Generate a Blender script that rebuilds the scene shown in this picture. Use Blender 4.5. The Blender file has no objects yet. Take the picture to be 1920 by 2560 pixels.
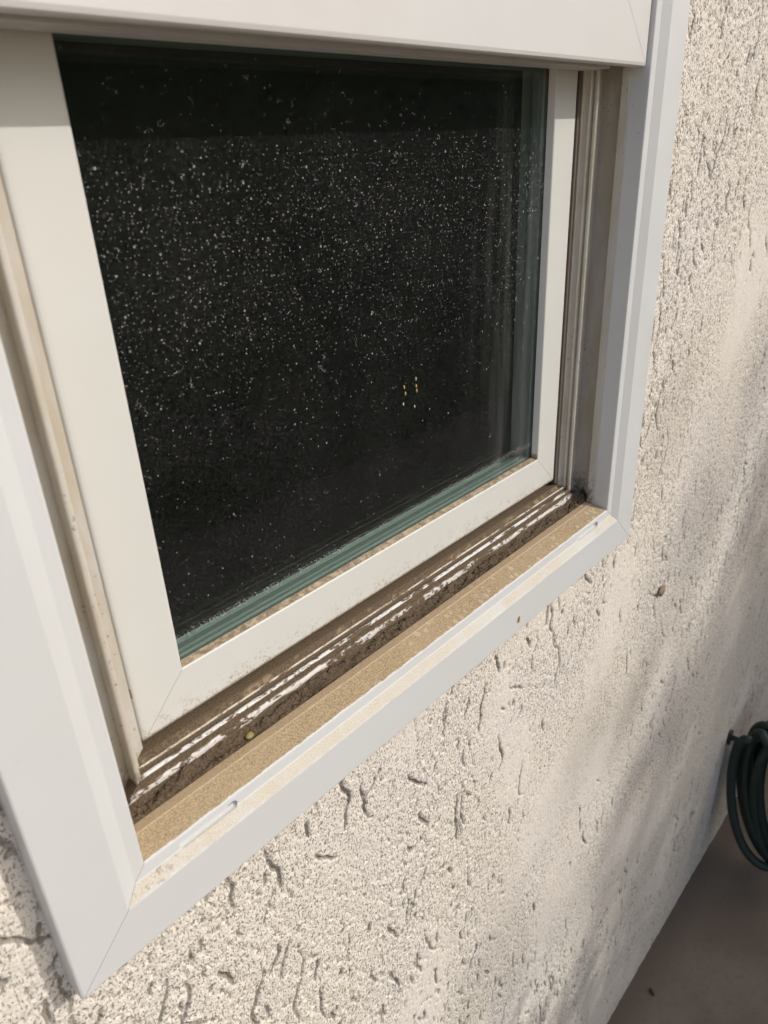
import bpy, bmesh, math, random
import numpy as np
from mathutils import Matrix, Vector

# ------------------------------------------------------------------ camera, sky, sun, exposure
sc = bpy.context.scene
COL = sc.collection
cam_d = bpy.data.cameras.new('camera')
cam = bpy.data.objects.new('camera', cam_d)
COL.objects.link(cam)
sc.camera = cam
# local millimetres of the window: X from its outer left edge, D into the wall from the
# trim's front, Z up from its outer bottom edge; the patio lies 1167 mm below
FLOOR = 1167.0
TH = 12.0


def P(X, D, Z):
    return Vector((X / 1000.0, (D - TH) / 1000.0, (Z + FLOOR) / 1000.0))


right = Vector((0.66367515, -0.74669619, -0.04449817))
down = Vector((-0.35646697, -0.26341345, -0.89640652))
fwd = Vector((0.65762192, 0.61078486, -0.44099349))
M = Matrix((right, -down, -fwd)).transposed().to_4x4()
M.translation = P(-57.5, -280, 383.8)
cam.matrix_world = M
cam_d.sensor_fit = 'VERTICAL'
cam_d.sensor_height = 36.0
cam_d.lens = 1851.2 / 2560.0 * 36.0
cam_d.clip_start = 0.01
cam_d.clip_end = 2000
cam_d.dof.use_dof = True
cam_d.dof.focus_distance = 0.60
cam_d.dof.aperture_fstop = 12.0

sun_dir = Vector((-0.70, 1.0, -0.86)).normalized()
elev = math.asin(-sun_dir.z)
w = bpy.data.worlds.new('World')
sc.world = w
w.use_nodes = True
nt = w.node_tree
bg = nt.nodes['Background']
sky = nt.nodes.new('ShaderNodeTexSky')
sky.sky_type = 'NISHITA'
sky.sun_disc = False
sky.sun_elevation = elev
sky.sun_rotation = math.radians(145)
sky.dust_density = 3.0
sky.ozone_density = 0.3
nt.links.new(sky.outputs[0], bg.inputs[0])
bg.inputs[1].default_value = 0.15
sd = bpy.data.lights.new('sun', 'SUN')
sd.energy = 2.0
sd.angle = math.radians(0.53)
sd.color = (1.0, 0.97, 0.93)
sun = bpy.data.objects.new('sun', sd)
COL.objects.link(sun)
sun.rotation_euler = sun_dir.to_track_quat('-Z', 'Y').to_euler()
sun.location = (3, -5, 6)
sc.view_settings.view_transform = 'Standard'
sc.view_settings.look = 'None'
sc.view_settings.gamma = 1.0
sc.view_settings.exposure = 0.19
sc.render.film_transparent = False
sc.cycles.max_bounces = 10
sc.cycles.transparent_max_bounces = 24
sc.cycles.use_adaptive_sampling = True

rng = np.random.default_rng(11)
random.seed(5)


# ------------------------------------------------------------------ node helpers
class N:
    def __init__(self, name):
        self.m = bpy.data.materials.new(name)
        self.m.use_nodes = True
        self.t = self.m.node_tree
        self.b = self.t.nodes['Principled BSDF']
        self.out = self.t.nodes['Material Output']
        self.co = None

    def n(self, kind, **kw):
        x = self.t.nodes.new(kind)
        for k, v in kw.items():
            setattr(x, k, v)
        return x

    def l(self, a, b):
        self.t.links.new(a, b)

    def put(self, sock, v):
        if isinstance(v, bpy.types.NodeSocket):
            self.l(v, sock)
        else:
            sock.default_value = v

    def obj(self):
        if self.co is None:
            self.co = self.n('ShaderNodeTexCoord').outputs['Object']
        return self.co

    def xyz(self):
        s = self.n('ShaderNodeSeparateXYZ')
        self.l(self.obj(), s.inputs[0])
        return s.outputs

    def scaled(self, x, y, z):
        mp = self.n('ShaderNodeMapping')
        self.l(self.obj(), mp.inputs[0])
        mp.inputs['Scale'].default_value = (x, y, z)
        return mp.outputs[0]

    def math(self, op, a, b=None, c=None, clamp=False):
        x = self.n('ShaderNodeMath', operation=op)
        x.use_clamp = clamp
        self.put(x.inputs[0], a)
        if b is not None:
            self.put(x.inputs[1], b)
        if c is not None:
            self.put(x.inputs[2], c)
        return x.outputs[0]

    def noise(self, scale, detail=2.0, rough=0.5, vec=None, dist=0.0):
        x = self.n('ShaderNodeTexNoise')
        self.l(vec if vec is not None else self.obj(), x.inputs['Vector'])
        x.inputs['Scale'].default_value = scale
        x.inputs['Detail'].default_value = detail
        x.inputs['Roughness'].default_value = rough
        x.inputs['Distortion'].default_value = dist
        return x.outputs['Fac']

    def voro(self, scale, feature='F1', vec=None, rnd=1.0, dim='3D'):
        x = self.n('ShaderNodeTexVoronoi', feature=feature, voronoi_dimensions=dim)
        self.l(vec if vec is not None else self.obj(), x.inputs['Vector'])
        x.inputs['Scale'].default_value = scale
        x.inputs['Randomness'].default_value = rnd
        return x

    def ramp(self, v, a, b, y0=0.0, y1=1.0, smooth=True):
        x = self.n('ShaderNodeMapRange')
        x.interpolation_type = 'SMOOTHSTEP' if smooth else 'LINEAR'
        self.put(x.inputs['Value'], v)
        x.inputs['From Min'].default_value = a
        x.inputs['From Max'].default_value = b
        x.inputs['To Min'].default_value = y0
        x.inputs['To Max'].default_value = y1
        return x.outputs['Result']

    def band(self, v, a, b, e):
        """1 between a and b, soft by e"""
        lo = self.ramp(v, a - e, a + e)
        hi = self.ramp(v, b - e, b + e, 1.0, 0.0)
        return self.math('MULTIPLY', lo, hi)

    def mix(self, f, a, b):
        x = self.n('ShaderNodeMix', data_type='RGBA')
        self.put(x.inputs[0], f)
        for s, v in ((x.inputs[6], a), (x.inputs[7], b)):
            if isinstance(v, bpy.types.NodeSocket):
                self.l(v, s)
            else:
                s.default_value = (*v, 1.0) if len(v) == 3 else v
        return x.outputs[2]

    def base(self, v):
        if isinstance(v, bpy.types.NodeSocket):
            self.l(v, self.b.inputs['Base Color'])
        else:
            self.b.inputs['Base Color'].default_value = (*v, 1.0)

    def bump(self, h, strength=0.5, dist=0.001):
        x = self.n('ShaderNodeBump')
        self.put(x.inputs['Strength'], strength)
        x.inputs['Distance'].default_value = dist
        self.l(h, x.inputs['Height'])
        self.l(x.outputs[0], self.b.inputs['Normal'])

    def rough(self, v):
        self.put(self.b.inputs['Roughness'], v)


mul = lambda k, a, b: k.math('MULTIPLY', a, b)


# ------------------------------------------------------------------ materials
def vinyl(name, col, soil=0.0, spots=True):
    k = N(name)
    big = k.noise(9.0, 3)
    c = k.mix(k.ramp(big, 0.3, 0.7, 0.0, 0.35), col, tuple(x * y for x, y in zip(col, (0.97, 0.955, 0.925))))
    # scattered fly specks and fine grit
    vo = k.voro(60.0)
    dot = mul(k, k.ramp(vo.outputs['Distance'], 0.02, 0.045, 1.0, 0.0), k.ramp(k.noise(13.0, 1), 0.60, 0.68))
    if spots:
        c = k.mix(mul(k, dot, 0.75), c, (0.12, 0.09, 0.06))
    fine = k.noise(320.0, 3, 0.7)
    patch = k.noise(22.0, 3, 0.6)
    f = mul(k, k.ramp(fine, 0.62, 0.75), k.ramp(patch, 0.52, 0.7))
    c = k.mix(mul(k, f, 0.12 + soil), c, (0.32, 0.24, 0.15))
    k.base(c)
    k.rough(k.ramp(k.noise(40.0, 3), 0.3, 0.7, 0.36, 0.52))
    k.bump(k.noise(30.0, 2), 0.05, 0.0008)
    return k


WHITE = (0.640, 0.645, 0.632)
CREAM = (0.652, 0.650, 0.607)
mat_vinyl = vinyl('white_vinyl', WHITE).m
mat_upper = vinyl('upper_sash_vinyl', (0.645, 0.632, 0.605)).m

# frame members: the same vinyl, yellowed and grimy in the deep screen track
k = vinyl('jamb_vinyl', WHITE)
X, Y, Z = k.xyz()
src = k.b.inputs['Base Color'].links[0].from_socket
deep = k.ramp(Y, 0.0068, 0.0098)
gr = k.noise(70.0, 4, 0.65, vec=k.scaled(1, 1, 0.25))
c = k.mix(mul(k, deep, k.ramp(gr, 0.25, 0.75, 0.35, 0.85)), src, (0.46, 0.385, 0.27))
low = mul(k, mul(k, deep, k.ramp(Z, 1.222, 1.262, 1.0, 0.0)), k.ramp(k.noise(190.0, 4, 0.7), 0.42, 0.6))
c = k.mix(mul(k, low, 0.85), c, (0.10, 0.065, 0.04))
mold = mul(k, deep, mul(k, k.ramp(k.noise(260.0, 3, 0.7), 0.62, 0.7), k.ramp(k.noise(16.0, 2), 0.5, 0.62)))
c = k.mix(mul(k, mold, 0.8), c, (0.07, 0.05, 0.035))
k.base(c)
mat_jamb = k.m

# sash vinyl: cream, soiled where it meets the sill
k = vinyl('sash_vinyl', CREAM)
X, Y, Z = k.xyz()
src = k.b.inputs['Base Color'].links[0].from_socket
Zl = k.math('SUBTRACT', Z, FLOOR / 1000.0)
Yd = k.math('ADD', Y, TH / 1000.0)
n1 = k.noise(620.0, 4, 0.75)
n2 = k.noise(45.0, 3, 0.6)
edge = k.ramp(k.math('ADD', Zl, k.math('MULTIPLY_ADD', n2, -0.016, 0.008)), 0.083, 0.103, 1.0, 0.0)
soil = mul(k, mul(k, edge, k.ramp(n1, 0.50, 0.62)), k.ramp(k.noise(130.0, 3, 0.65), 0.40, 0.58))
c = k.mix(mul(k, soil, 0.85), src, (0.26, 0.18, 0.10))
lowest = k.ramp(k.math('ADD', Zl, k.math('MULTIPLY_ADD', n1, -0.004, 0.002)), 0.0842, 0.0868, 1.0, 0.0)
c = k.mix(mul(k, lowest, 0.9), c, (0.25, 0.175, 0.10))
# dust lying on the glazing ledge at the foot of the glass
lw = mul(k, k.band(Zl, 0.1150, 0.1215, 0.0004), k.band(Yd, 0.0488, 0.0545, 0.0002))
n3 = k.math('ADD', mul(k, k.noise(210.0, 4, 0.75), 0.6), mul(k, k.noise(900.0, 2, 0.7), 0.4))
led = k.mix(k.ramp(n3, 0.42, 0.60), (0.165, 0.112, 0.06), (0.46, 0.35, 0.225))
c = k.mix(mul(k, lw, 0.96), c, led)
k.base(c)
mat_sash = k.m

# sill: bands of dust lying on the ledges, mud on the track
k = vinyl('sill_vinyl', WHITE)
X, Y, Z = k.xyz()
src = k.b.inputs['Base Color'].links[0].from_socket
D = k.math('MULTIPLY_ADD', Y, 1000.0, TH)
S = k.math('MULTIPLY_ADD', Z, 1000.0, -FLOOR)
nf = k.noise(900.0, 3, 0.7)
nm = k.noise(110.0, 4, 0.65)
nl = k.noise(20.0, 3, 0.6)
Sj = k.math('MULTIPLY_ADD', k.math('SUBTRACT', nm, 0.5), 4.0, S)
Sj = k.math('MULTIPLY_ADD', k.math('SUBTRACT', nl, 0.5), 7.0, Sj)
# pale dust on the sloping bevel, its lower edge ragged
bev = mul(k, mul(k, k.ramp(S, 33.4, 34.0), k.ramp(Sj, 32.8, 35.6)), k.ramp(k.math('MULTIPLY_ADD', nm, 0.5, S), 41.6, 42.3, 1.0, 0.0))
bev = mul(k, mul(k, bev, k.ramp(D, 4.9, 5.3, 1.0, 0.0)), k.ramp(nf, 0.30, 0.60, 0.25, 0.80))
bev = mul(k, bev, k.ramp(nl, 0.3, 0.6, 0.55, 1.0))
c = k.mix(bev, src, (0.585, 0.50, 0.355))
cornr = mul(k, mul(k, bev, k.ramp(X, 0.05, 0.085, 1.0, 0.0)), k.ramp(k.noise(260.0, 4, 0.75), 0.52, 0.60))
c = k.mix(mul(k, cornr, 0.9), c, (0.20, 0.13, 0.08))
streak = mul(k, mul(k, bev, k.ramp(k.noise(55.0, 5, 0.7, dist=1.2), 0.60, 0.66)), 0.45)
c = k.mix(streak, c, (0.78, 0.72, 0.60))
# heavy tan dust on the ledge
led = k.ramp(k.math('MULTIPLY_ADD', k.math('SUBTRACT', nm, 0.5), 2.6, D), 5.6, 6.4)
led = mul(k, led, k.ramp(S, 48.4, 49.2))
grain = k.ramp(nf, 0.36, 0.64)
tan = k.mix(grain, (0.235, 0.165, 0.088), (0.48, 0.365, 0.22))
tan = k.mix(k.ramp(nl, 0.35, 0.65, 0.0, 0.35), tan, (0.43, 0.33, 0.20))
# dried rain spots, mostly towards the right end
vr = k.voro(112.0, dim='2D')
vd = k.math('MULTIPLY_ADD', k.math('SUBTRACT', k.noise(230.0, 2), 0.5), 0.30, vr.outputs['Distance'])
sep = k.n('ShaderNodeSeparateColor')
k.l(vr.outputs['Color'], sep.inputs[0])
sz = k.ramp(sep.outputs[0], 0.0, 1.0, 0.13, 0.36, smooth=False)
rel = k.math('DIVIDE', vd, sz)
spotmask = mul(k, k.ramp(k.math('MULTIPLY_ADD', nl, 0.35, X), 0.34, 0.58), k.ramp(sep.outputs[1], 0.34, 0.36))
ring = mul(k, k.band(rel, 0.84, 1.10, 0.10), spotmask)
inside = mul(k, k.ramp(rel, 0.80, 0.95, 1.0, 0.0), spotmask)
tan = k.mix(mul(k, inside, 0.55), tan, (0.57, 0.46, 0.32))
tan = k.mix(mul(k, ring, 0.55), tan, (0.24, 0.165, 0.095))
lip = k.ramp(D, 21.0, 21.8)
edge_l = k.band(D, 20.5, 21.2, 0.15)
tan = k.mix(mul(k, edge_l, 0.55), tan, (0.56, 0.45, 0.31))
tan = k.mix(mul(k, lip, 0.55), tan, (0.31, 0.225, 0.135))
specks = mul(k, k.ramp(k.voro(150.0).outputs['Distance'], 0.03, 0.07, 1.0, 0.0), k.ramp(k.noise(60.0, 1), 0.5, 0.62))
tan = k.mix(mul(k, specks, 0.8), tan, (0.10, 0.07, 0.045))
c = k.mix(led, c, tan)
# mud in the track: brown grooves, plastic worn bare on the crests of the ribs
brown = k.mix(k.ramp(nf, 0.3, 0.7), (0.070, 0.048, 0.028), (0.185, 0.130, 0.076))
brown = k.mix(mul(k, k.ramp(nm, 0.5, 0.66), k.band(D, 41.5, 46.4, 0.3)), brown, (0.30, 0.22, 0.13))
track = k.ramp(D, 26.6, 27.2)
c = k.mix(track, c, brown)
wear = k.noise(100.0, 4, 0.7, vec=k.scaled(0.35, 1, 1))
wear2 = k.noise(420.0, 3, 0.7, vec=k.scaled(0.5, 1, 1))
bare_nose = mul(k, k.ramp(S, 70.9, 71.7), k.band(D, 35.5, 38.6, 0.2))
c = k.mix(mul(k, bare_nose, k.ramp(k.math('ADD', wear, mul(k, wear2, 0.5)), 0.66, 0.76)), c, (0.72, 0.70, 0.66))
bare_rib = mul(k, k.ramp(S, 74.0, 74.7), k.band(D, 40.5, 43.0, 0.2))
c = k.mix(mul(k, bare_rib, k.ramp(k.math('ADD', wear, mul(k, wear2, 0.5)), 0.62, 0.76)), c, (0.74, 0.67, 0.56))
fs = k.math('MULTIPLY_ADD', k.math('SUBTRACT', wear, 0.5), 9.0, S)
bare_face = mul(k, k.band(fs, 61.6, 65.4, 0.6), k.band(D, 35.5, 37.4, 0.3))
c = k.mix(mul(k, bare_face, k.ramp(k.math('ADD', wear2, mul(k, k.noise(42.0, 3, 0.6), 1.2)), 1.02, 1.16)), c, (0.68, 0.64, 0.60))
k.base(c)
dusty = k.math('MAXIMUM', led, bev)
k.rough(k.ramp(dusty, 0.0, 1.0, 0.40, 0.92))
k.bump(mul(k, nf, dusty), 0.55, 0.0006)
mat_sill = k.m

# dirt and crumbs in the channel
k = N('channel_dirt')
nf = k.noise(800.0, 4, 0.7)
c = k.mix(k.ramp(nf, 0.3, 0.7), (0.055, 0.037, 0.021), (0.175, 0.120, 0.070))
c = k.mix(k.ramp(k.noise(60.0, 3), 0.5, 0.7, 0.0, 0.6), c, (0.05, 0.033, 0.019))
k.base(c)
k.rough(0.95)
k.bump(nf, 0.9, 0.0012)
mat_dirt = k.m
k = N('dark_crumb')
k.base(k.mix(k.noise(400.0, 2), (0.03, 0.022, 0.016), (0.16, 0.11, 0.07)))
k.rough(0.9)
mat_crumb = k.m

# glass with dust, dried droplets and fibres on its outer face
k = N('dusty_glass')
t = k.t
X, Y, Z = k.xyz()
S = k.math('MULTIPLY_ADD', Z, 1000.0, -FLOOR)
Xm = mul(k, X, 1000.0)
tr = k.n('ShaderNodeBsdfTransparent')
tr.inputs[0].default_value = (0.90, 0.945, 0.925, 1)
gl = k.n('ShaderNodeBsdfGlossy')
gl.inputs['Roughness'].default_value = 0.02
geo = k.n('ShaderNodeNewGeometry')
dp = k.n('ShaderNodeVectorMath', operation='DOT_PRODUCT')
k.l(geo.outputs['Incoming'], dp.inputs[0])
k.l(geo.outputs['Normal'], dp.inputs[1])
cosv = k.math('ABSOLUTE', dp.outputs['Value'])
fr = k.math('MULTIPLY_ADD', k.math('POWER', k.math('SUBTRACT', 1.0, cosv), 5.0), 0.96, 0.04)
m1 = k.n('ShaderNodeMixShader')
k.l(fr, m1.inputs[0])
k.l(tr.outputs[0], m1.inputs[1])
k.l(gl.outputs[0], m1.inputs[2])
patch = k.noise(14.0, 4, 0.65)
finer = k.noise(1100.0, 3, 0.8)
cb = k.n('ShaderNodeCombineXYZ')
k.l(X, cb.inputs[0])
k.l(Z, cb.inputs[1])
flatco = cb.outputs[0]
film = k.math('MULTIPLY_ADD', patch, 0.026, 0.003)
film = mul(k, film, k.ramp(finer, 0.42, 0.70, 0.15, 2.2, smooth=False))
hgt = k.math('MULTIPLY_ADD', k.math('SUBTRACT', patch, 0.5), 120.0, S)
upper = mul(k, k.ramp(hgt, 205.0, 330.0, 0.10, 1.0), k.ramp(S, 372.0, 398.0, 1.0, 0.10))
pts = None
for sc_, r0, r1, den in ((150.0, 0.04, 0.125, 0.55), (240.0, 0.04, 0.13, 0.55), (420.0, 0.05, 0.17, 0.5), (110.0, 0.03, 0.085, 0.35)):
    v = k.voro(sc_, vec=flatco, dim='2D')
    sp = k.n('ShaderNodeSeparateColor')
    k.l(v.outputs['Color'], sp.inputs[0])
    rad = k.ramp(sp.outputs[0], 0.0, 1.0, r0, r1, smooth=False)
    d_ = mul(k, k.ramp(k.math('DIVIDE', v.outputs['Distance'], rad), 0.75, 1.05, 1.0, 0.0),
             k.math('LESS_THAN', sp.outputs[1], mul(k, upper, den)))
    d_ = mul(k, d_, k.ramp(sp.outputs[2], 0.0, 1.0, 0.02, 0.34, smooth=False))
    pts = d_ if pts is None else k.math('MAXIMUM', pts, d_)
fib = k.noise(95.0, 2, 0.5, dist=0.6)
fibm = k.band(fib, 0.497, 0.503, 0.0035)
fibm = mul(k, fibm, k.ramp(k.noise(150.0, 2), 0.60, 0.66))
fibm = mul(k, mul(k, fibm, 0.42), k.ramp(hgt, 215.0, 290.0, 0.15, 1.0))
foot = mul(k, k.ramp(S, 117.0, 135.0, 1.0, 0.0), k.ramp(finer, 0.52, 0.64))
footb = mul(k, mul(k, k.band(k.math('MULTIPLY_ADD', k.noise(60.0, 2), 3.0, S), 131.5, 136.5, 1.5), k.ramp(k.noise(1000.0, 2), 0.55, 0.63)), 0.34)
sm = mul(k, k.ramp(k.noise(60.0, 2, vec=k.scaled(1, 1, 0.07)), 0.5, 0.75), k.ramp(Xm, 380.0, 500.0, 0.0, 0.05))
dust = k.math('MAXIMUM', k.math('MAXIMUM', pts, fibm), k.math('MAXIMUM', footb, mul(k, foot, 0.02)))
dust = k.math('ADD', k.math('ADD', dust, film), sm, clamp=True)
outer = k.math('LESS_THAN', Y, (54.6 - TH) / 1000.0)
dust = mul(k, dust, outer)
df = k.n('ShaderNodeBsdfDiffuse')
df.inputs[0].default_value = (0.80, 0.79, 0.76, 1)
m2 = k.n('ShaderNodeMixShader')
k.l(dust, m2.inputs[0])
k.l(m1.outputs[0], m2.inputs[1])
k.l(df.outputs[0], m2.inputs[2])
k.l(m2.outputs[0], k.out.inputs[0])
mat_glass = k.m

k = N('spacer_metal')
k.base((0.155, 0.19, 0.17))
k.rough(0.5)
k.b.inputs['Metallic'].default_value = 0.15
mat_spacer = k.m
k = N('brush_pile')
k.base(k.mix(k.noise(900.0, 2), (0.05, 0.04, 0.032), (0.19, 0.15, 0.12)))
k.rough(0.95)
mat_brush = k.m
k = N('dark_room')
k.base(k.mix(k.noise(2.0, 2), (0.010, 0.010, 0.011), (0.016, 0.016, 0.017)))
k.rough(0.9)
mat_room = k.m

# stucco
k = N('stucco')
big = k.noise(5.0, 3, 0.6)
mid = k.noise(28.0, 3, 0.6)
c = k.mix(k.ramp(big, 0.35, 0.65), (0.785, 0.725, 0.625), (0.770, 0.715, 0.648))
c = k.mix(k.ramp(mid, 0.55, 0.7, 0.0, 0.35), c, (0.720, 0.705, 0.637))
c = k.mix(k.ramp(k.noise(450.0, 2, 0.7), 0.40, 0.72, 0.0, 0.25), c, (0.60, 0.535, 0.44))
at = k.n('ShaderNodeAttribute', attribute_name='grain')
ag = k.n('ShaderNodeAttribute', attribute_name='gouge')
# fine dark dots: the shade of small pits put into the colour
pit_shade = k.ramp(k.noise(640.0, 2, 0.6, vec=k.scaled(1.0, 1.0, 0.62)), 0.535, 0.605)
pit_shade = mul(k, pit_shade, k.ramp(k.math('ADD', at.outputs['Fac'], mul(k, k.noise(30.0, 2), 0.6)), 0.5, 1.05, 0.35, 0.95))
c = k.mix(pit_shade, c, (0.27, 0.232, 0.18))
# groove floors mixed to a darker grey
groove_tone = mul(k, k.ramp(ag.outputs['Fac'], 0.5, 1.5), k.ramp(k.noise(160.0, 3), 0.3, 0.55, 0.45, 0.9))
c = k.mix(groove_tone, c, (0.26, 0.235, 0.20))
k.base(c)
k.rough(0.95)
k.b.inputs['Specular IOR Level'].default_value = 0.2
v1 = k.voro(560.0).outputs['Distance']
v2 = k.voro(900.0).outputs['Distance']
h = k.math('ADD', mul(k, k.math('POWER', v1, 2.0), -1.0), mul(k, k.math('POWER', v2, 2.0), -0.45))
h = k.math('ADD', h, mul(k, k.noise(260.0, 2), 0.35))
k.bump(h, k.math('MULTIPLY_ADD', at.outputs['Fac'], 0.42, 0.08), 0.0011)
mat_stucco = k.m

k = N('patio_concrete')
n1 = k.noise(4.0, 5, 0.65)
n2 = k.noise(90.0, 4, 0.7)
c = k.mix(k.ramp(n1, 0.35, 0.65), (0.165, 0.128, 0.095), (0.215, 0.172, 0.130))
c = k.mix(k.ramp(n2, 0.5, 0.7, 0.0, 0.5), c, (0.13, 0.10, 0.075))
X, Y, Z = k.xyz()
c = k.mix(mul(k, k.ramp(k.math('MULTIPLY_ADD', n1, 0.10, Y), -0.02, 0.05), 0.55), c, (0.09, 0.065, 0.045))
k.base(c)
k.rough(0.9)
k.bump(k.noise(200.0, 4, 0.7), 0.4, 0.0015)
mat_patio = k.m
k = N('yard_soil')
k.base(k.mix(k.noise(6.0, 5, 0.7), (0.27, 0.205, 0.14), (0.40, 0.315, 0.225)))
k.rough(0.95)
mat_yard = k.m

k = N('hose_rubber')
k.base(k.mix(k.noise(60.0, 3), (0.010, 0.022, 0.017), (0.022, 0.042, 0.033)))
k.rough(0.55)
mat_hose = k.m
k = N('galvanised_steel')
k.base((0.06, 0.057, 0.055))
k.b.inputs['Metallic'].default_value = 0.5
k.rough(0.5)
mat_steel = k.m
k = N('leaf')
k.base(k.mix(k.noise(5.0, 3), (0.030, 0.055, 0.016), (0.065, 0.10, 0.028)))
k.rough(0.6)
mat_leaf = k.m
k = N('bark')
k.base((0.09, 0.065, 0.045))
k.rough(0.9)
mat_bark = k.m


def plain(name, a, b, scale=300.0, rough=0.6):
    k = N(name)
    k.base(k.mix(k.noise(scale, 2), a, b))
    k.rough(rough)
    return k.m


mat_egg = plain('egg_yellow', (0.46, 0.33, 0.09), (0.58, 0.44, 0.15))
mat_eggw = plain('egg_white', (0.70, 0.66, 0.58), (0.78, 0.75, 0.68))
mat_yseed = plain('olive_seed', (0.20, 0.15, 0.05), (0.34, 0.27, 0.10))
mat_seed = plain('seed_husk', (0.50, 0.31, 0.10), (0.66, 0.45, 0.18))
mat_pellet = plain('dark_pellet', (0.018, 0.013, 0.010), (0.04, 0.03, 0.022))
mat_mud = plain('mud', (0.22, 0.155, 0.10), (0.36, 0.27, 0.185), 150.0, 0.95)


# ------------------------------------------------------------------ object helpers
def link(name, me, mat=None, parent=None, smooth=False):
    o = bpy.data.objects.new(name, me)
    COL.objects.link(o)
    if mat:
        me.materials.append(mat)
    if parent:
        o.parent = parent
        o.matrix_parent_inverse = parent.matrix_world.inverted()
    if smooth:
        me.polygons.foreach_set('use_smooth', [True] * len(me.polygons))
    return o


def tag(o, label, cat, group=None):
    o['label'] = label
    o['category'] = cat
    if group:
        o['group'] = group
    return o


def structure(o):
    o['kind'] = 'structure'
    return o


def empty(name, loc):
    o = bpy.data.objects.new(name, None)
    COL.objects.link(o)
    o.location = loc
    o.empty_display_size = 0.05
    bpy.context.view_layer.update()
    return o


def mesh(name, verts, faces):
    me = bpy.data.meshes.new(name)
    me.from_pydata([tuple(v) for v in verts], [], faces)
    bm = bmesh.new()
    bm.from_mesh(me)
    bmesh.ops.recalc_face_normals(bm, faces=bm.faces)
    bm.to_mesh(me)
    bm.free()
    return me


def member(name, prof, rect, side, gap=0.2):
    """extrude a closed profile [(s, D)] along one side of rect, mitred at both ends"""
    x0, x1, z0, z1 = rect
    n = len(prof)
    vs = []
    for end in (0, 1):
        for s, d in prof:
            if side in 'bt':
                xx = x0 + s + gap if end == 0 else x1 - s - gap
                zz = z0 + s if side == 'b' else z1 - s
            else:
                zz = z0 + s + gap if end == 0 else z1 - s - gap
                xx = x0 + s if side == 'l' else x1 - s
            vs.append(P(xx, d, zz))
    fs = [(i, (i + 1) % n, n + (i + 1) % n, n + i) for i in range(n)]
    fs += [tuple(range(n - 1, -1, -1)), tuple(range(n, 2 * n))]
    return mesh(name, vs, fs)


def box(name, x0, x1, d0, d1, z0, z1):
    vs = [P(x, d, z) for x in (x0, x1) for d in (d0, d1) for z in (z0, z1)]
    return mesh(name, vs, [(0, 1, 3, 2), (4, 6, 7, 5), (0, 4, 5, 1), (2, 3, 7, 6), (0, 2, 6, 4), (1, 5, 7, 3)])


def blob(name, centre, rx, ry, rz, rot=(0, 0, 0), seed=0, sub=2, amp=0.12):
    bm = bmesh.new()
    bmesh.ops.create_icosphere(bm, subdivisions=sub, radius=1.0)
    r = random.Random(seed)
    from mathutils import Euler, noise
    R = Euler(rot).to_matrix()
    off = Vector((r.random() * 50, r.random() * 50, 0))
    for v in bm.verts:
        s = 1 + amp * noise.noise(v.co * 1.7 + off)
        v.co = R @ Vector((v.co.x * rx * s, v.co.y * ry * s, v.co.z * rz * s)) + centre
    me = bpy.data.meshes.new(name)
    bm.to_mesh(me)
    bm.free()
    return me


# ------------------------------------------------------------------ stucco wall
def gauss_noise(n, sx, sz, seed):
    r = np.random.default_rng(seed)
    f = np.fft.rfft2(r.standard_normal((n, n)))
    kz = np.fft.fftfreq(n)[:, None]
    kx = np.fft.rfftfreq(n)[None, :]
    f *= np.exp(-2 * (np.pi ** 2) * ((kx * sx) ** 2 + (kz * sz) ** 2))
    a = np.fft.irfft2(f, s=(n, n))
    return (a - a.mean()) / a.std()


NM = 2048
low = gauss_noise(NM, 45, 60, 1)
mid = gauss_noise(NM, 7, 12, 2)
fine = gauss_noise(NM, 1.2, 1.3, 3)
pitn = gauss_noise(NM, 0.85, 1.35, 8)
dens = gauss_noise(NM, 60, 80, 4)
flat = gauss_noise(NM, 28, 45, 5)
groove = np.zeros((NM, NM), np.float32)
rs = np.random.default_rng(7)
yy, xx = np.mgrid[-7:8, -7:8].astype(np.float32)
rr = np.hypot(xx, yy)


def stamp(px, pz, R, dep):
    ix, iz = int(round(px)), int(round(pz))
    idz = (np.arange(iz - 7, iz + 8)) % NM
    idx = (np.arange(ix - 7, ix + 8)) % NM
    prof_ = dep * np.clip((R - rr) / (0.30 * R), 0, 1)
    sub = groove[np.ix_(idz, idx)]
    groove[np.ix_(idz, idx)] = np.maximum(sub, prof_)


for i in range(10500):
    px, pz = rs.random(2) * NM
    dn = dens[int(pz) % NM, int(px) % NM]
    if rs.random() > 0.46 + 0.30 * dn:
        continue
    L = rs.gamma(1.5, 13.0) + 3
    R = rs.uniform(1.0, 2.0)
    dep = rs.uniform(1.8, 3.8)
    ang = rs.normal(0.0, 0.16)
    n = int(L / 1.2)
    for j in range(n):
        t_ = j / max(n - 1, 1)
        Rj = R * (0.55 + 0.45 * math.sin(math.pi * min(1, 0.15 + t_ * 0.8))) * rs.uniform(0.8, 1.15)
        stamp(px, pz, max(Rj, 1.0), dep * (0.6 + 0.4 * math.sin(math.pi * t_)))
        ang += rs.normal(0, 0.17)
        ang *= 0.94
        px += math.sin(ang) * 1.2
        pz -= math.cos(ang) * 1.2
for i in range(52000):
    px, pz = rs.random(2) * NM
    if rs.random() > 0.5 + 0.3 * dens[int(pz) % NM, int(px) % NM]:
        continue
    for j in range(rs.integers(1, 5)):
        stamp(px, pz + j * 1.3, rs.uniform(0.95, 1.45), rs.uniform(0.9, 2.2))
grainmask = np.clip(0.85 - 0.40 * flat, 0.25, 1.0)
hmap = (0.28 * low + 0.16 * mid + 0.14 * fine * grainmask).astype(np.float32) - groove
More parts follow.
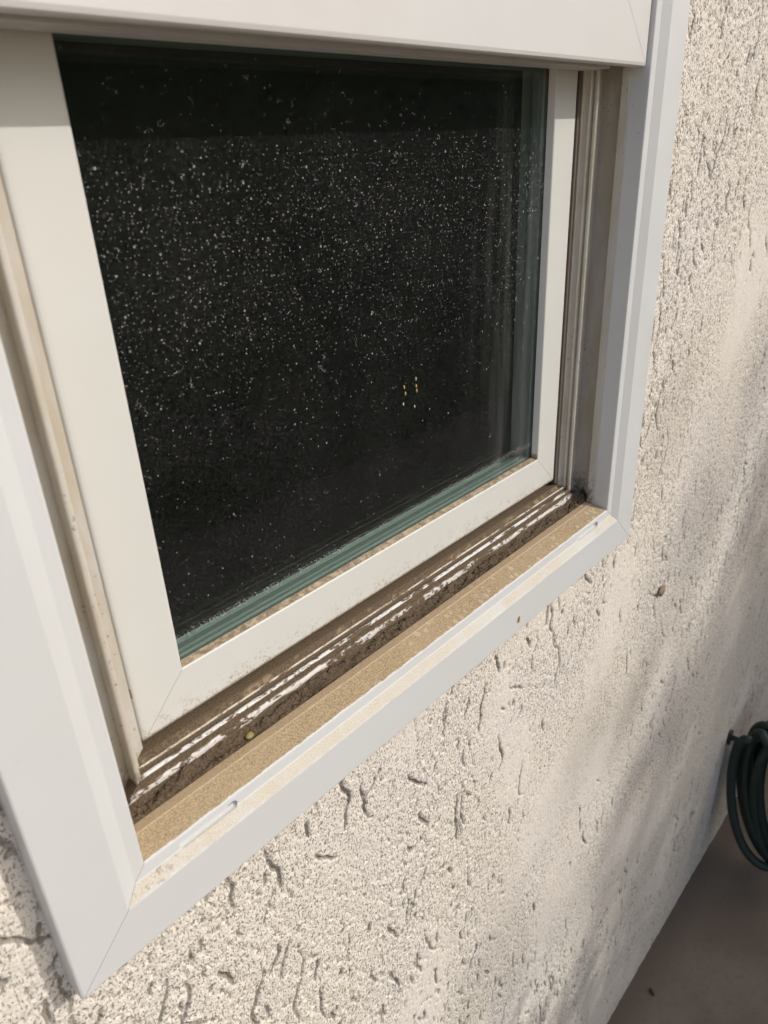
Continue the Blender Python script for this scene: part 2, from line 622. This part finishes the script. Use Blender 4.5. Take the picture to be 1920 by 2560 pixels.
pitmask = np.clip(0.75 - 0.5 * flat + 0.25 * dens, 0.25, 1.2)
hmap -= (1.45 * np.clip(pitn - 0.9, 0, 1.0) * pitmask).astype(np.float32)


def sample(a, x, z):
    gx = np.mod(x + 300, NM)
    gz = np.mod(z + 1300, NM)
    ix = np.floor(gx).astype(int)
    iz = np.floor(gz).astype(int)
    fx = (gx - ix)[None, :]
    fz = (gz - iz)[:, None]
    ix2 = (ix + 1) % NM
    iz2 = (iz + 1) % NM
    return (a[np.ix_(iz, ix)] * (1 - fx) * (1 - fz) + a[np.ix_(iz, ix2)] * fx * (1 - fz)
            + a[np.ix_(iz2, ix)] * (1 - fx) * fz + a[np.ix_(iz2, ix2)] * fx * fz)


def steps(segs):
    out_ = [segs[0][0]]
    for a, b, s0, s1 in segs:
        x = a
        while x < b - 1e-6:
            s = s0 + (s1 - s0) * (x - a) / (b - a)
            x = min(b, x + s)
            out_.append(x)
    return np.array(out_)


WTOP = 860.0
gx = steps([(-2600, -85, 60, 6), (-85, 14, 1.2, 1.2), (14, 612, 1.15, 1.15), (612, 1100, 1.2, 2.4), (1100, 1500, 2.4, 5), (1500, 2200, 5, 14), (2200, 5200, 25, 90)])
gz = steps([(-1175, -650, 4, 1.8), (-650, 14, 1.1, 1.1), (14, 500, 1.25, 1.25), (500, 1500, 8, 45)])
H = sample(hmap, gx, gz)
G = sample(grainmask.astype(np.float32), gx, gz)
nx, nz = len(gx), len(gz)
co = np.empty((nz, nx, 3), np.float32)
co[..., 0] = gx[None, :] / 1000.0
co[..., 1] = (2.8 - H) / 1000.0
co[..., 2] = (gz[:, None] + FLOOR) / 1000.0
cx = 0.5 * (gx[1:] + gx[:-1])[None, :]
cz = 0.5 * (gz[1:] + gz[:-1])[:, None]
keep = ~((cx > 14) & (cx < 612) & (cz > 14) & (cz < WTOP - 14))
# nothing of the fine grid is needed far left of the window
iz_, ix_ = np.nonzero(keep)
a = iz_ * nx + ix_
quads = np.stack([a, a + 1, a + nx + 1, a + nx], 1)
used = np.zeros(nz * nx, bool)
used[quads.ravel()] = True
remap = np.cumsum(used) - 1
quads = remap[quads]
cov = co.reshape(-1, 3)[used]
me = bpy.data.meshes.new('stucco_wall')
me.vertices.add(len(cov))
me.vertices.foreach_set('co', cov.ravel())
me.loops.add(quads.size)
me.loops.foreach_set('vertex_index', quads.ravel().astype(np.int32))
me.polygons.add(len(quads))
me.polygons.foreach_set('loop_start', np.arange(0, quads.size, 4, dtype=np.int32))
me.polygons.foreach_set('use_smooth', np.ones(len(quads), bool))
me.update(calc_edges=True)
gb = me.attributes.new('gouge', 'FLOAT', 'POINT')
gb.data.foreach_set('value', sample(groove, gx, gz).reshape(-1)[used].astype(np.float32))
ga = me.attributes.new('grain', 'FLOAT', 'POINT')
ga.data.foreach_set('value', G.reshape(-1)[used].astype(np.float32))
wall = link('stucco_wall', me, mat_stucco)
tag(wall, 'off-white rough stucco house wall with short vertical grooves around the window', 'wall')

# ------------------------------------------------------------------ patio and yard
def sheet(name, x0, x1, y0, y1, z, mat, n=1, amp=0.0):
    bm = bmesh.new()
    from mathutils import noise
    vs = []
    for j in range(n + 1):
        for i in range(n + 1):
            x = x0 + (x1 - x0) * i / n
            y = y0 + (y1 - y0) * j / n
            vs.append(bm.verts.new((x, y, z + amp * noise.noise((x * 3, y * 3, 0)))))
    for j in range(n):
        for i in range(n):
            a = j * (n + 1) + i
            bm.faces.new((vs[a], vs[a + 1], vs[a + n + 2], vs[a + n + 1]))
    me = bpy.data.meshes.new(name)
    bm.to_mesh(me)
    bm.free()
    return structure(link(name, me, mat, smooth=True))


sheet('ground', -300, 300, -300, 300, -0.03, mat_yard)
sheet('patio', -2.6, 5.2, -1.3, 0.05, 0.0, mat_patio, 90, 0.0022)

# ------------------------------------------------------------------ the window
win = empty('sash_window', P(313, 12, 0))
tag(win, 'white vinyl single-hung window with a dirty sill track and dusty dark glass', 'window')
RECT = (0.0, 626.0, 0.0, WTOP)
frame_prof = [(0.0, 22.0), (0.0, 1.2), (0.35, 0.35), (1.2, 0.0), (33.2, 0.0), (33.8, 0.15), (42.0, 4.5), (42.5, 4.6), (48.6, 5.0),
              (49.6, 5.3), (50.0, 6.2), (54.4, 20.6), (54.9, 20.8), (54.9, 21.3), (55.8, 26.2), (55.6, 26.9), (54.9, 27.1), (46.0, 27.4),
              (46.0, 36.0), (61.5, 36.0), (63.6, 35.9), (64.4, 36.3), (64.8, 37.0), (69.2, 37.0), (69.8, 36.4), (70.8, 36.2), (72.0, 36.5), (72.6, 37.2), (72.5, 38.6), (70.2, 39.0),
              (70.2, 40.6), (73.8, 41.0), (74.8, 41.5), (74.8, 42.4), (73.2, 43.0), (74.6, 46.0), (77.4, 46.6), (77.4, 84.0),
              (20.0, 84.0), (20.0, 22.0)]
# the jambs' reveal is square to the wall, the sill's slopes
jamb_prof = [(min(s, 50.6) if 49.9 <= s <= 54.5 and d <= 20.7 else (s - 3.2 if 54.8 <= s <= 56 and d < 27.2 else s), d) for s, d in frame_prof]


def deep_pocket(p):
    out_ = []
    for s_, d_ in p:
        if (s_, d_) == (46.0, 36.0):
            out_ += [(46.0, 45.0), (69.2, 45.0)]
        elif 61 < s_ < 69 and 35 < d_ < 38:
            continue
        else:
            out_.append((s_, d_))
    return out_


jamb_prof = deep_pocket(jamb_prof)
left_prof = [(81.6, d) if s == 77.4 else (s, d) for s, d in jamb_prof]


def bevelled(o, width=0.25):
    md = o.modifiers.new('edge', 'BEVEL')
    md.width = width / 1000.0
    md.segments = 2
    md.limit_method = 'ANGLE'
    md.angle_limit = math.radians(35)
    md.harden_normals = False
    return o


sill_me = member('frame_sill', frame_prof, RECT, 'b')
sill = link('frame_sill', sill_me, mat_sill, win)
sill['label'] = 'white window sill coated in tan dust with muddy track'
for side, nm in (('l', 'frame_jamb'), ('r', 'frame_jamb'), ('t', 'frame_head')):
    link(nm, member(nm, {'l': left_prof, 'r': jamb_prof, 't': frame_prof}[side], RECT, side), mat_jamb, win)


# weep slots cut through the sill's face
def slot_cutter(x0, x1, z, hw, d0, d1):
    ring = []
    for i in range(9):
        a = math.pi / 2 + math.pi * i / 8
        ring.append((x0 + hw + hw * math.cos(a), z + hw * math.sin(a)))
    for i in range(9):
        a = -math.pi / 2 + math.pi * i / 8
        ring.append((x1 - hw + hw * math.cos(a), z + hw * math.sin(a)))
    n = len(ring)
    vs = [P(x, d, zz) for d in (d0, d1) for x, zz in ring]
    fs = [(i, (i + 1) % n, n + (i + 1) % n, n + i) for i in range(n)] + [tuple(range(n - 1, -1, -1)), tuple(range(n, 2 * n))]
    o = bpy.data.objects.new('cutter', mesh('cutter', vs, fs))
    COL.objects.link(o)
    return o


cut = [slot_cutter(70.5, 110.5, 43.6, 2.7, 0.0, 6.9), slot_cutter(516.5, 556.5, 43.6, 2.7, 0.0, 6.9),
       slot_cutter(104.5, 109.3, 44.2, 1.4, 4.0, 15.0), slot_cutter(550.5, 555.3, 44.2, 1.4, 4.0, 15.0)]
for o in cut:
    md = sill.modifiers.new('slot', 'BOOLEAN')
    md.object = o
    md.operation = 'DIFFERENCE'
    md.solver = 'EXACT'
dg = bpy.context.evaluated_depsgraph_get()
new = bpy.data.meshes.new_from_object(sill.evaluated_get(dg))
sill.modifiers.clear()
sill.data = new
for o in cut:
    bpy.data.objects.remove(o)

# lower sash
SR = (83.0, 543.0, 83.0, 466.0)
sash_prof = [(0, 80), (0, 50.6), (0.25, 49.4), (0.9, 48.6), (2.0, 48.15), (3.6, 48.0), (32.0, 48.0), (32.8, 48.2), (33.3, 48.8), (34.6, 53.9),
             (34.6, 54.0), (27, 54.05), (27, 72.4), (30, 72.45), (30, 80)]
sash = link('lower_sash', member('lower_sash', sash_prof, SR, 'b', 0.16), mat_sash, win)
sash['label'] = 'cream lower sash holding the dark dusty glass'
for side, nm in (('l', 'stile'), ('r', 'stile'), ('t', 'top_rail')):
    link(nm, member(nm, sash_prof, SR, side, 0.16), mat_sash, sash)
x0, x1, z0, z1 = SR
link('glass_pane', box('glass_pane', x0 + 28, x1 - 28, 54.2, 57.2, z0 + 28, z1 - 28), mat_glass, sash)
link('glass_pane', box('glass_pane', x0 + 28, x1 - 28, 69.0, 72.0, z0 + 28, z1 - 28), mat_glass, sash)
sp_prof = [(28.5, 57.3), (34.2, 57.3), (35.2, 58.6), (35.2, 60.4), (34.2, 60.9), (34.2, 62.0), (35.6, 62.6), (35.6, 65.4), (34.4, 66.0), (34.4, 68.9), (28.5, 68.9)]
for side in 'blrt':
    link('spacer_bar', member('spacer_bar', sp_prof, SR, side, 0.05), mat_spacer, sash)
# brush seals in the jamb gaps
for xa, xb in ((543.7, 548.3),):
    link('brush_seal', box('brush_seal', xa, xb, 47.3, 56.0, 80, 470), mat_brush, win)

# upper sash
UR = (51.2, 574.8, 430.3, WTOP - 51.2)
up_prof = [(0.0, 11.2), (0.3, 9.8), (1.2, 8.6), (3.2, 8.0), (60.0, 8.0), (62.5, 14.0), (56, 14.1), (56, 25.8), (3.2, 26.0), (2.0, 26.0), (2.0, 19.6),
           (2.7, 19.4), (2.7, 18.6), (2.0, 18.4), (2.0, 15.4), (3.4, 15.0), (3.4, 14.0), (0.2, 13.6)]
usash = link('upper_sash', member('upper_sash', up_prof, UR, 'b', 0.22), mat_upper, win)
usash['label'] = 'white upper sash rail overhanging the lower sash'
for side, nm in (('l', 'stile'), ('r', 'stile'), ('t', 'top_rail')):
    link(nm, member(nm, up_prof, UR, side, 0.22), mat_upper, usash)
link('glass_pane', box('glass_pane', 110, 516, 16, 20, 488, WTOP - 110), mat_glass, usash)
mr = [(430.6, 27.2), (430.6, 33.0), (431.6, 33.3), (431.6, 34.6), (430.4, 35.0), (430.4, 46.6), (464.0, 46.6), (464.0, 27.2)]
vs = [P(x, d, z) for x in (73.6, 552.4) for z, d in mr]
n = len(mr)
link('meeting_rail', mesh('meeting_rail', vs, [(i, (i + 1) % n, n + (i + 1) % n, n + i) for i in range(n)]
                          + [tuple(range(n)), tuple(range(n, 2 * n))]), mat_upper, usash)

# unlit room behind the glass
vs = [P(x, d, z) for x in (-900, 2200) for d in (86, 2600) for z in (-1160, 1330)]
room = link('room', mesh('room', vs, [(0, 1, 3, 2), (4, 6, 7, 5), (2, 3, 7, 6), (0, 2, 6, 4), (1, 5, 7, 3)]), mat_room)
structure(room)

# ------------------------------------------------------------------ dirt in the sill channel
xs = np.arange(47.5, 579.0, 0.7)
ds = np.linspace(27.35, 38.2, 24)
nn = 1024
d1 = gauss_noise(nn, 9, 3, 21)
d2 = gauss_noise(nn, 2.2, 1.6, 22)
d3 = gauss_noise(nn, 0.8, 0.8, 23)
xi = np.arange(len(xs))
di = np.arange(len(ds))
t_ = (ds - 27.35) / (36.2 - 27.35)
base = 52.6 + 6.2 * np.clip(t_, 0, 1)[:, None] ** 0.8
amp = np.clip(np.sin(np.pi * np.clip(t_, 0, 1)) + 0.45, 0, 1)[:, None]
hh = base + amp * (1.1 * d1[np.ix_(di, xi)] + 0.75 * d2[np.ix_(di, xi)] + 0.35 * d3[np.ix_(di, xi)])
pile = 4.5 * np.exp(-((xs - 566) / 16.0) ** 2)[None, :] + 1.5 * np.exp(-((xs - 60) / 20.0) ** 2)[None, :]
hh = hh + pile * (0.4 + 0.6 * t_[:, None])
hh = np.minimum(hh, 66.5)
vs = [P(xs[i], ds[j], hh[j, i]) for j in range(len(ds)) for i in range(len(xs))]
nxs = len(xs)
fs = [(j * nxs + i, j * nxs + i + 1, (j + 1) * nxs + i + 1, (j + 1) * nxs + i) for j in range(len(ds) - 1) for i in range(nxs - 1)]
dirt = link('dirt', mesh('dirt', vs, fs), mat_dirt, smooth=True)
dirt['kind'] = 'stuff'
dirt['label'] = 'dark brown dirt filling the channel along the window sill'
dirt['category'] = 'dirt'


# loose crumbs: one stuff mesh
def crumbs(name, spots, mat, label):
    vs, fs = [], []
    for (c, r) in spots:
        b = len(vs)
        ax = Vector(rng.normal(size=3)).normalized()
        R = Matrix.Rotation(rng.uniform(0, 6.28), 3, ax)
        e = (r * rng.uniform(0.7, 1.7), r * rng.uniform(0.5, 1.0), r * rng.uniform(0.4, 0.9))
        for v in ((1, 0, 0), (-1, 0, 0), (0, 1, 0), (0, -1, 0), (0, 0, 1), (0, 0, -1)):
            vs.append(c + R @ Vector((v[0] * e[0], v[1] * e[1], v[2] * e[2])))
        for f in ((0, 2, 4), (2, 1, 4), (1, 3, 4), (3, 0, 4), (2, 0, 5), (1, 2, 5), (3, 1, 5), (0, 3, 5)):
            fs.append(tuple(b + q for q in f))
    o = link(name, mesh(name, vs, fs), mat)
    o['kind'] = 'stuff'
    o['label'] = label
    o['category'] = 'dirt'
    return o


def dirt_z(x, d):
    i = int(np.clip((x - 47.5) / 0.7, 0, nxs - 1))
    j = int(np.clip((d - 27.35) / (38.2 - 27.35) * 23, 0, 23))
    return hh[j, i]


sp = []
for i in range(5200):
    x = rng.uniform(50, 577)
    d = 28.0 + 8.6 * rng.beta(1.3, 1.3)
    sp.append((P(x, d, dirt_z(x, d) + 0.1), rng.gamma(2.0, 0.16) / 1000 + 0.00015))
crumbs('soil_crumbs', sp, mat_dirt, 'loose brown soil crumbs lying in the sill channel')
sp = []
clusters = [(563, 31.5, 9, 90), (552, 33, 9, 50), (505, 31, 5, 18), (470, 34, 5, 14), (395, 33, 5, 16), (322, 31.5, 4, 14), (300, 34, 4, 12),
            (232, 32, 4, 16), (200, 34, 4, 10), (150, 33, 3, 8), (118, 30, 3, 10), (84, 35, 3, 14)]
for cx_, cd_, s_, n_ in clusters:
    for i in range(n_):
        x = float(np.clip(rng.normal(cx_, s_), 50, 577))
        d = float(np.clip(rng.normal(cd_, 1.4), 28, 36))
        sp.append((P(x, d, dirt_z(x, d) + rng.uniform(0, 0.8)), rng.gamma(2.2, 0.28) / 1000 + 0.0002))
for i in range(90):
    x = rng.uniform(55, 572)
    d = rng.uniform(7.5, 26)
    sp.append((P(x, d, 50 + (d - 6.2) * 0.302 + 0.1), rng.gamma(1.6, 0.10) / 1000 + 0.0001))
crumbs('debris_crumbs', sp, mat_crumb, 'dark crumbs and insect remains scattered over the sill dirt')

# ------------------------------------------------------------------ small things
k_seed = blob('grass_seed', P(407.8, -0.9, 13.3), 0.0010, 0.0009, 0.0034, (0, 0.25, 0), 3)
tag(link('grass_seed', k_seed, mat_seed, smooth=True), 'slim golden brown seed stuck on the white lower trim', 'seed')
ys = blob('yellow_seed', P(143, 31.3, dirt_z(143, 31.3) + 0.8), 0.0040, 0.0024, 0.0018, (0.3, 0.2, 0.4), 4)
tag(link('yellow_seed', ys, mat_yseed, smooth=True), 'yellowish seed half buried in the dirt of the sill channel', 'seed')
eggs = [(329.4, 230.7, 0, 'upper yellow egg of the left pair on the dusty glass'),
        (330.5, 225.7, 0, 'lower yellow egg of the left pair on the dusty glass'),
        (342.5, 233.6, 0, 'topmost yellow egg of the right-hand column on the dusty glass'),
        (342.7, 228.2, 0, 'middle yellow egg of the right-hand column on the dusty glass'),
        (343.1, 224.6, 0, 'lowest yellow egg of the right-hand column on the dusty glass'),
        (327.9, 218.6, 1, 'pale egg below the left pair of yellow eggs on the glass'),
        (340.3, 213.5, 1, 'lowest pale egg under the right-hand column on the glass')]
for i, (x, z, kind, lab) in enumerate(eggs):
    s = 0.8 if kind else 1.0
    e = blob('insect_egg', P(x, 53.75, z), 0.00062 * s, 0.00055 * s, 0.0015 * s, (0, 0.15 * (i % 3 - 1), 0), 20 + i)
    tag(link('insect_egg', e, mat_eggw if kind else mat_egg, smooth=True), lab, 'egg', 'insect eggs stuck to the window glass')
pe = blob('dark_pellet', P(936.5, -26.5, -FLOOR + 3.4), 0.0030, 0.0085, 0.0032, (0, 0, -0.55), 9)
tag(link('dark_pellet', pe, mat_pellet, smooth=True), 'small dark pellet lying on the concrete patio by the wall', 'pellet')
mu = blob('mud_spot', P(781, 12.0, -150), 0.0085, 0.0026, 0.0075, (0, 0, 0), 14, 3, 0.45)
tag(link('mud_spot', mu, mat_mud, smooth=True), 'dried brown mud spot on the stucco right of the window', 'mud')


# ------------------------------------------------------------------ garden hose hung in a coil
def tube(name, pts, r, seg=12, rib=0.0):
    """ribbed tube along a polyline"""
    pts = [Vector(p) for p in pts]
    vs, fs = [], []
    up = Vector((0.31, 0.17, 0.93)).normalized()
    prev = None
    for i, p in enumerate(pts):
        tg = (pts[min(i + 1, len(pts) - 1)] - pts[max(i - 1, 0)]).normalized()
        if prev is None:
            u = tg.orthogonal().normalized()
        else:
            u = (prev - tg * prev.dot(tg)).normalized()
        prev = u
        v = tg.cross(u)
        rad = r * (1 + (rib if i % 2 else -rib))
        for j in range(seg):
            a = 2 * math.pi * j / seg
            vs.append(p + (u * math.cos(a) + v * math.sin(a)) * rad)
    for i in range(len(pts) - 1):
        for j in range(seg):
            a = i * seg + j
            b = i * seg + (j + 1) % seg
            fs.append((a, b, b + seg, a + seg))
    fs.append(tuple(range(seg - 1, -1, -1)))
    fs.append(tuple(range(len(vs) - seg, len(vs))))
    return mesh(name, vs, fs)


hose_r = 0.0098
# loops hang from a peg sticking out of the wall; each loop: x of its top, tilt about the vertical, size
loops = [(1300, -70, 58, 168, 0), (1324, -82, 50, 164, 6), (1348, -108, 42, 158, -4), (1316, -128, 58, 170, 10), (1340, -92, 66, 176, -6), (1368, -84, 62, 166, 4), (1392, -104, 64, 172, 0)]
hpts = []
TOPZ = -764.0
for li, (lx, cd, a_, b_, dz_) in enumerate(loops):
    steps_ = 64
    nl2 = loops[li + 1] if li + 1 < len(loops) else (lx + 22, cd, a_, b_, dz_)
    for q in range(steps_):
        f_ = q / steps_
        ph = 2 * math.pi * f_
        X_ = lx + (nl2[0] - lx) * f_ + 7 * math.sin(ph * 2 + li)
        cdd = cd + (nl2[1] - cd) * f_
        aa = a_ + (nl2[2] - a_) * f_
        bb = b_ + (nl2[3] - b_) * f_
        zc = TOPZ - bb + dz_ + (nl2[4] - dz_) * f_
        hz = bb * math.cos(ph)
        wob = 1.0 - 0.12 * math.cos(ph)
        D_ = cdd + aa * math.sin(ph) * wob + 0.22 * hz
        hpts.append(P(X_, min(D_, -1.0), zc + hz))
# free end drops to the patio and runs off
last = hpts[-1]
tail = [last + Vector((0.02, -0.03, -0.015)), last + Vector((0.03, -0.09, -0.09)), last + Vector((0.035, -0.12, -0.22)),
        last + Vector((0.05, -0.15, -0.34)), Vector((last.x + 0.09, last.y - 0.20, 0.03)), Vector((last.x + 0.18, last.y - 0.27, 0.0115)),
        Vector((last.x + 0.40, last.y - 0.33, 0.0115)), Vector((last.x + 0.75, last.y - 0.30, 0.0115))]
hpts += tail


def catmull(pts, spacing):
    out_ = []
    P_ = [pts[0]] + pts + [pts[-1]]
    for i in range(1, len(P_) - 2):
        p0, p1, p2, p3 = P_[i - 1:i + 3]
        n_ = max(1, int((p2 - p1).length / spacing))
        for q in range(n_):
            t = q / n_
            out_.append(0.5 * ((2 * p1) + (p2 - p0) * t + (2 * p0 - 5 * p1 + 4 * p2 - p3) * t * t + (3 * p1 - p0 - 3 * p2 + p3) * t ** 3))
    out_.append(pts[-1])
    return out_


hose = link('garden_hose', tube('garden_hose', catmull(hpts, 0.0028), hose_r, 12, 0.035), mat_hose, smooth=True)
tag(hose, 'dark green ribbed garden hose hanging in a coil against the stucco wall', 'hose')
hk = empty('hose_hanger', P(1312, 12, TOPZ - 24))
tag(hk, 'dark steel hook on the wall holding up the coiled hose', 'hook')
link('peg', tube('peg', [P(1318, 14, TOPZ - 26), P(1318, -10, TOPZ - 26), P(1322, -26, TOPZ - 22), P(1340, -40, TOPZ - 19), P(1410, -64, TOPZ - 19)], 0.006, 10), mat_steel, hk, True)
link('back_plate', box('back_plate', 1311, 1325, 8.0, 14, TOPZ - 44, TOPZ - 12), mat_steel, hk)

# ------------------------------------------------------------------ unseen hedge, added to darken the glass, cut back to lift shade
hg = empty('hedge', (3.0, -2.75, -0.03))
tag(hg, 'unseen tall dense green hedge across the yard, added to darken the glass', 'hedge')


def hedge_top(x):
    return float(np.interp(x, [-4, 1.9, 2.2, 2.5, 2.8, 3.1, 3.5, 4.5, 9], [2.35, 2.4, 2.37, 2.43, 2.39, 2.41, 2.37, 2.43, 2.4]))


bm = bmesh.new()
cols = [bm.verts.new((x, y, z)) for x in np.arange(1.0, 9.01, 0.25) for (y, z) in ((-2.35, -0.03), (-2.42, hedge_top(x) - 0.30), (-2.95, hedge_top(x) - 0.30), (-3.05, -0.03))]
for i in range(len(cols) // 4 - 1):
    for j in range(3):
        bm.faces.new((cols[i * 4 + j], cols[i * 4 + j + 1], cols[i * 4 + 5 + j], cols[i * 4 + 4 + j]))
me = bpy.data.meshes.new('thicket')
bm.to_mesh(me)
bm.free()
link('thicket', me, mat_leaf, hg)
nl_ = 15000
lx = rng.uniform(0.95, 9.05, nl_)
tp = np.interp(lx, [-4, 1.9, 2.2, 2.5, 2.8, 3.1, 3.5, 4.5, 9], [2.35, 2.4, 2.37, 2.43, 2.39, 2.41, 2.37, 2.43, 2.4])
sel = rng.random(nl_)
lz = np.where(sel < 0.55, tp - 0.36 + 0.55 * rng.beta(1.2, 2.2, nl_), rng.uniform(0, 1, nl_) * tp)
ly = np.where(sel < 0.55, rng.uniform(-3.05, -2.3, nl_), rng.uniform(-2.5, -2.2, nl_))
cen = np.stack([lx, ly, lz], 1)
u = rng.normal(size=(nl_, 3))
u /= np.linalg.norm(u, axis=1)[:, None]
v = np.cross(u, rng.normal(size=(nl_, 3)))
v /= np.linalg.norm(v, axis=1)[:, None]
L_ = rng.uniform(0.025, 0.05, nl_)[:, None]
q4 = np.stack([cen - u * L_, cen + v * L_ * 0.45, cen + u * L_, cen - v * L_ * 0.45], 1).reshape(-1, 3)
me = bpy.data.meshes.new('foliage')
me.from_pydata(q4.tolist(), [], np.arange(nl_ * 4).reshape(-1, 4).tolist())
link('foliage', me, mat_leaf, hg)
for x in np.arange(1.3, 9, 0.9):
    link('stem', tube('stem', [(x, -2.7, -0.03), (x + 0.03, -2.68, 0.8), (x - 0.02, -2.7, 1.9)], 0.03, 7), mat_bark, hg)

# ------------------------------------------------------------------ unseen tree beyond the hedge, its crown shaped to shade wall and patio
tree = empty('tree', (7.9, -8.0, -0.03))
tag(tree, 'unseen broad leafy tree beyond the hedge, shaped to shade wall and patio', 'tree')
link('trunk', tube('trunk', [(7.9, -8.0, -0.05), (7.86, -7.98, 1.2), (7.95, -8.02, 2.6), (7.8, -8.0, 4.2), (7.75, -8.0, 6.2)], 0.19, 10), mat_bark, tree, True)
for q in range(9):
    a = q * 2.4
    z_ = 2.6 + 0.38 * q
    r_ = 1.9 - 0.08 * q
    link('limb', tube('limb', [(7.85, -8.0, z_), (7.85 + 0.45 * r_ * math.cos(a), -8.0 + 0.45 * r_ * math.sin(a), z_ + 0.55), (7.85 + r_ * math.cos(a), -8.0 + r_ * math.sin(a), z_ + 1.1)], 0.06, 7), mat_bark, tree, True)
nc = 230
cd_ = rng.normal(size=(nc, 3))
cd_ /= np.linalg.norm(cd_, axis=1)[:, None]
cd_ *= (rng.random(nc) ** 0.4)[:, None]
cc_ = np.array([8.3, -8.0, 6.0]) + cd_ * np.array([2.5, 2.3, 2.35])
nl_ = 30000
which = rng.integers(0, nc, nl_)
cen = cc_[which] + rng.normal(size=(nl_, 3)) * 0.24
u = rng.normal(size=(nl_, 3))
u /= np.linalg.norm(u, axis=1)[:, None]
v = np.cross(u, rng.normal(size=(nl_, 3)))
v /= np.linalg.norm(v, axis=1)[:, None]
L_ = rng.uniform(0.05, 0.09, nl_)[:, None]
q4 = np.stack([cen - u * L_, cen + v * L_ * 0.45, cen + u * L_, cen - v * L_ * 0.45], 1).reshape(-1, 3)
me = bpy.data.meshes.new('crown')
me.from_pydata(q4.tolist(), [], np.arange(nl_ * 4).reshape(-1, 4).tolist())
link('crown', me, mat_leaf, tree)
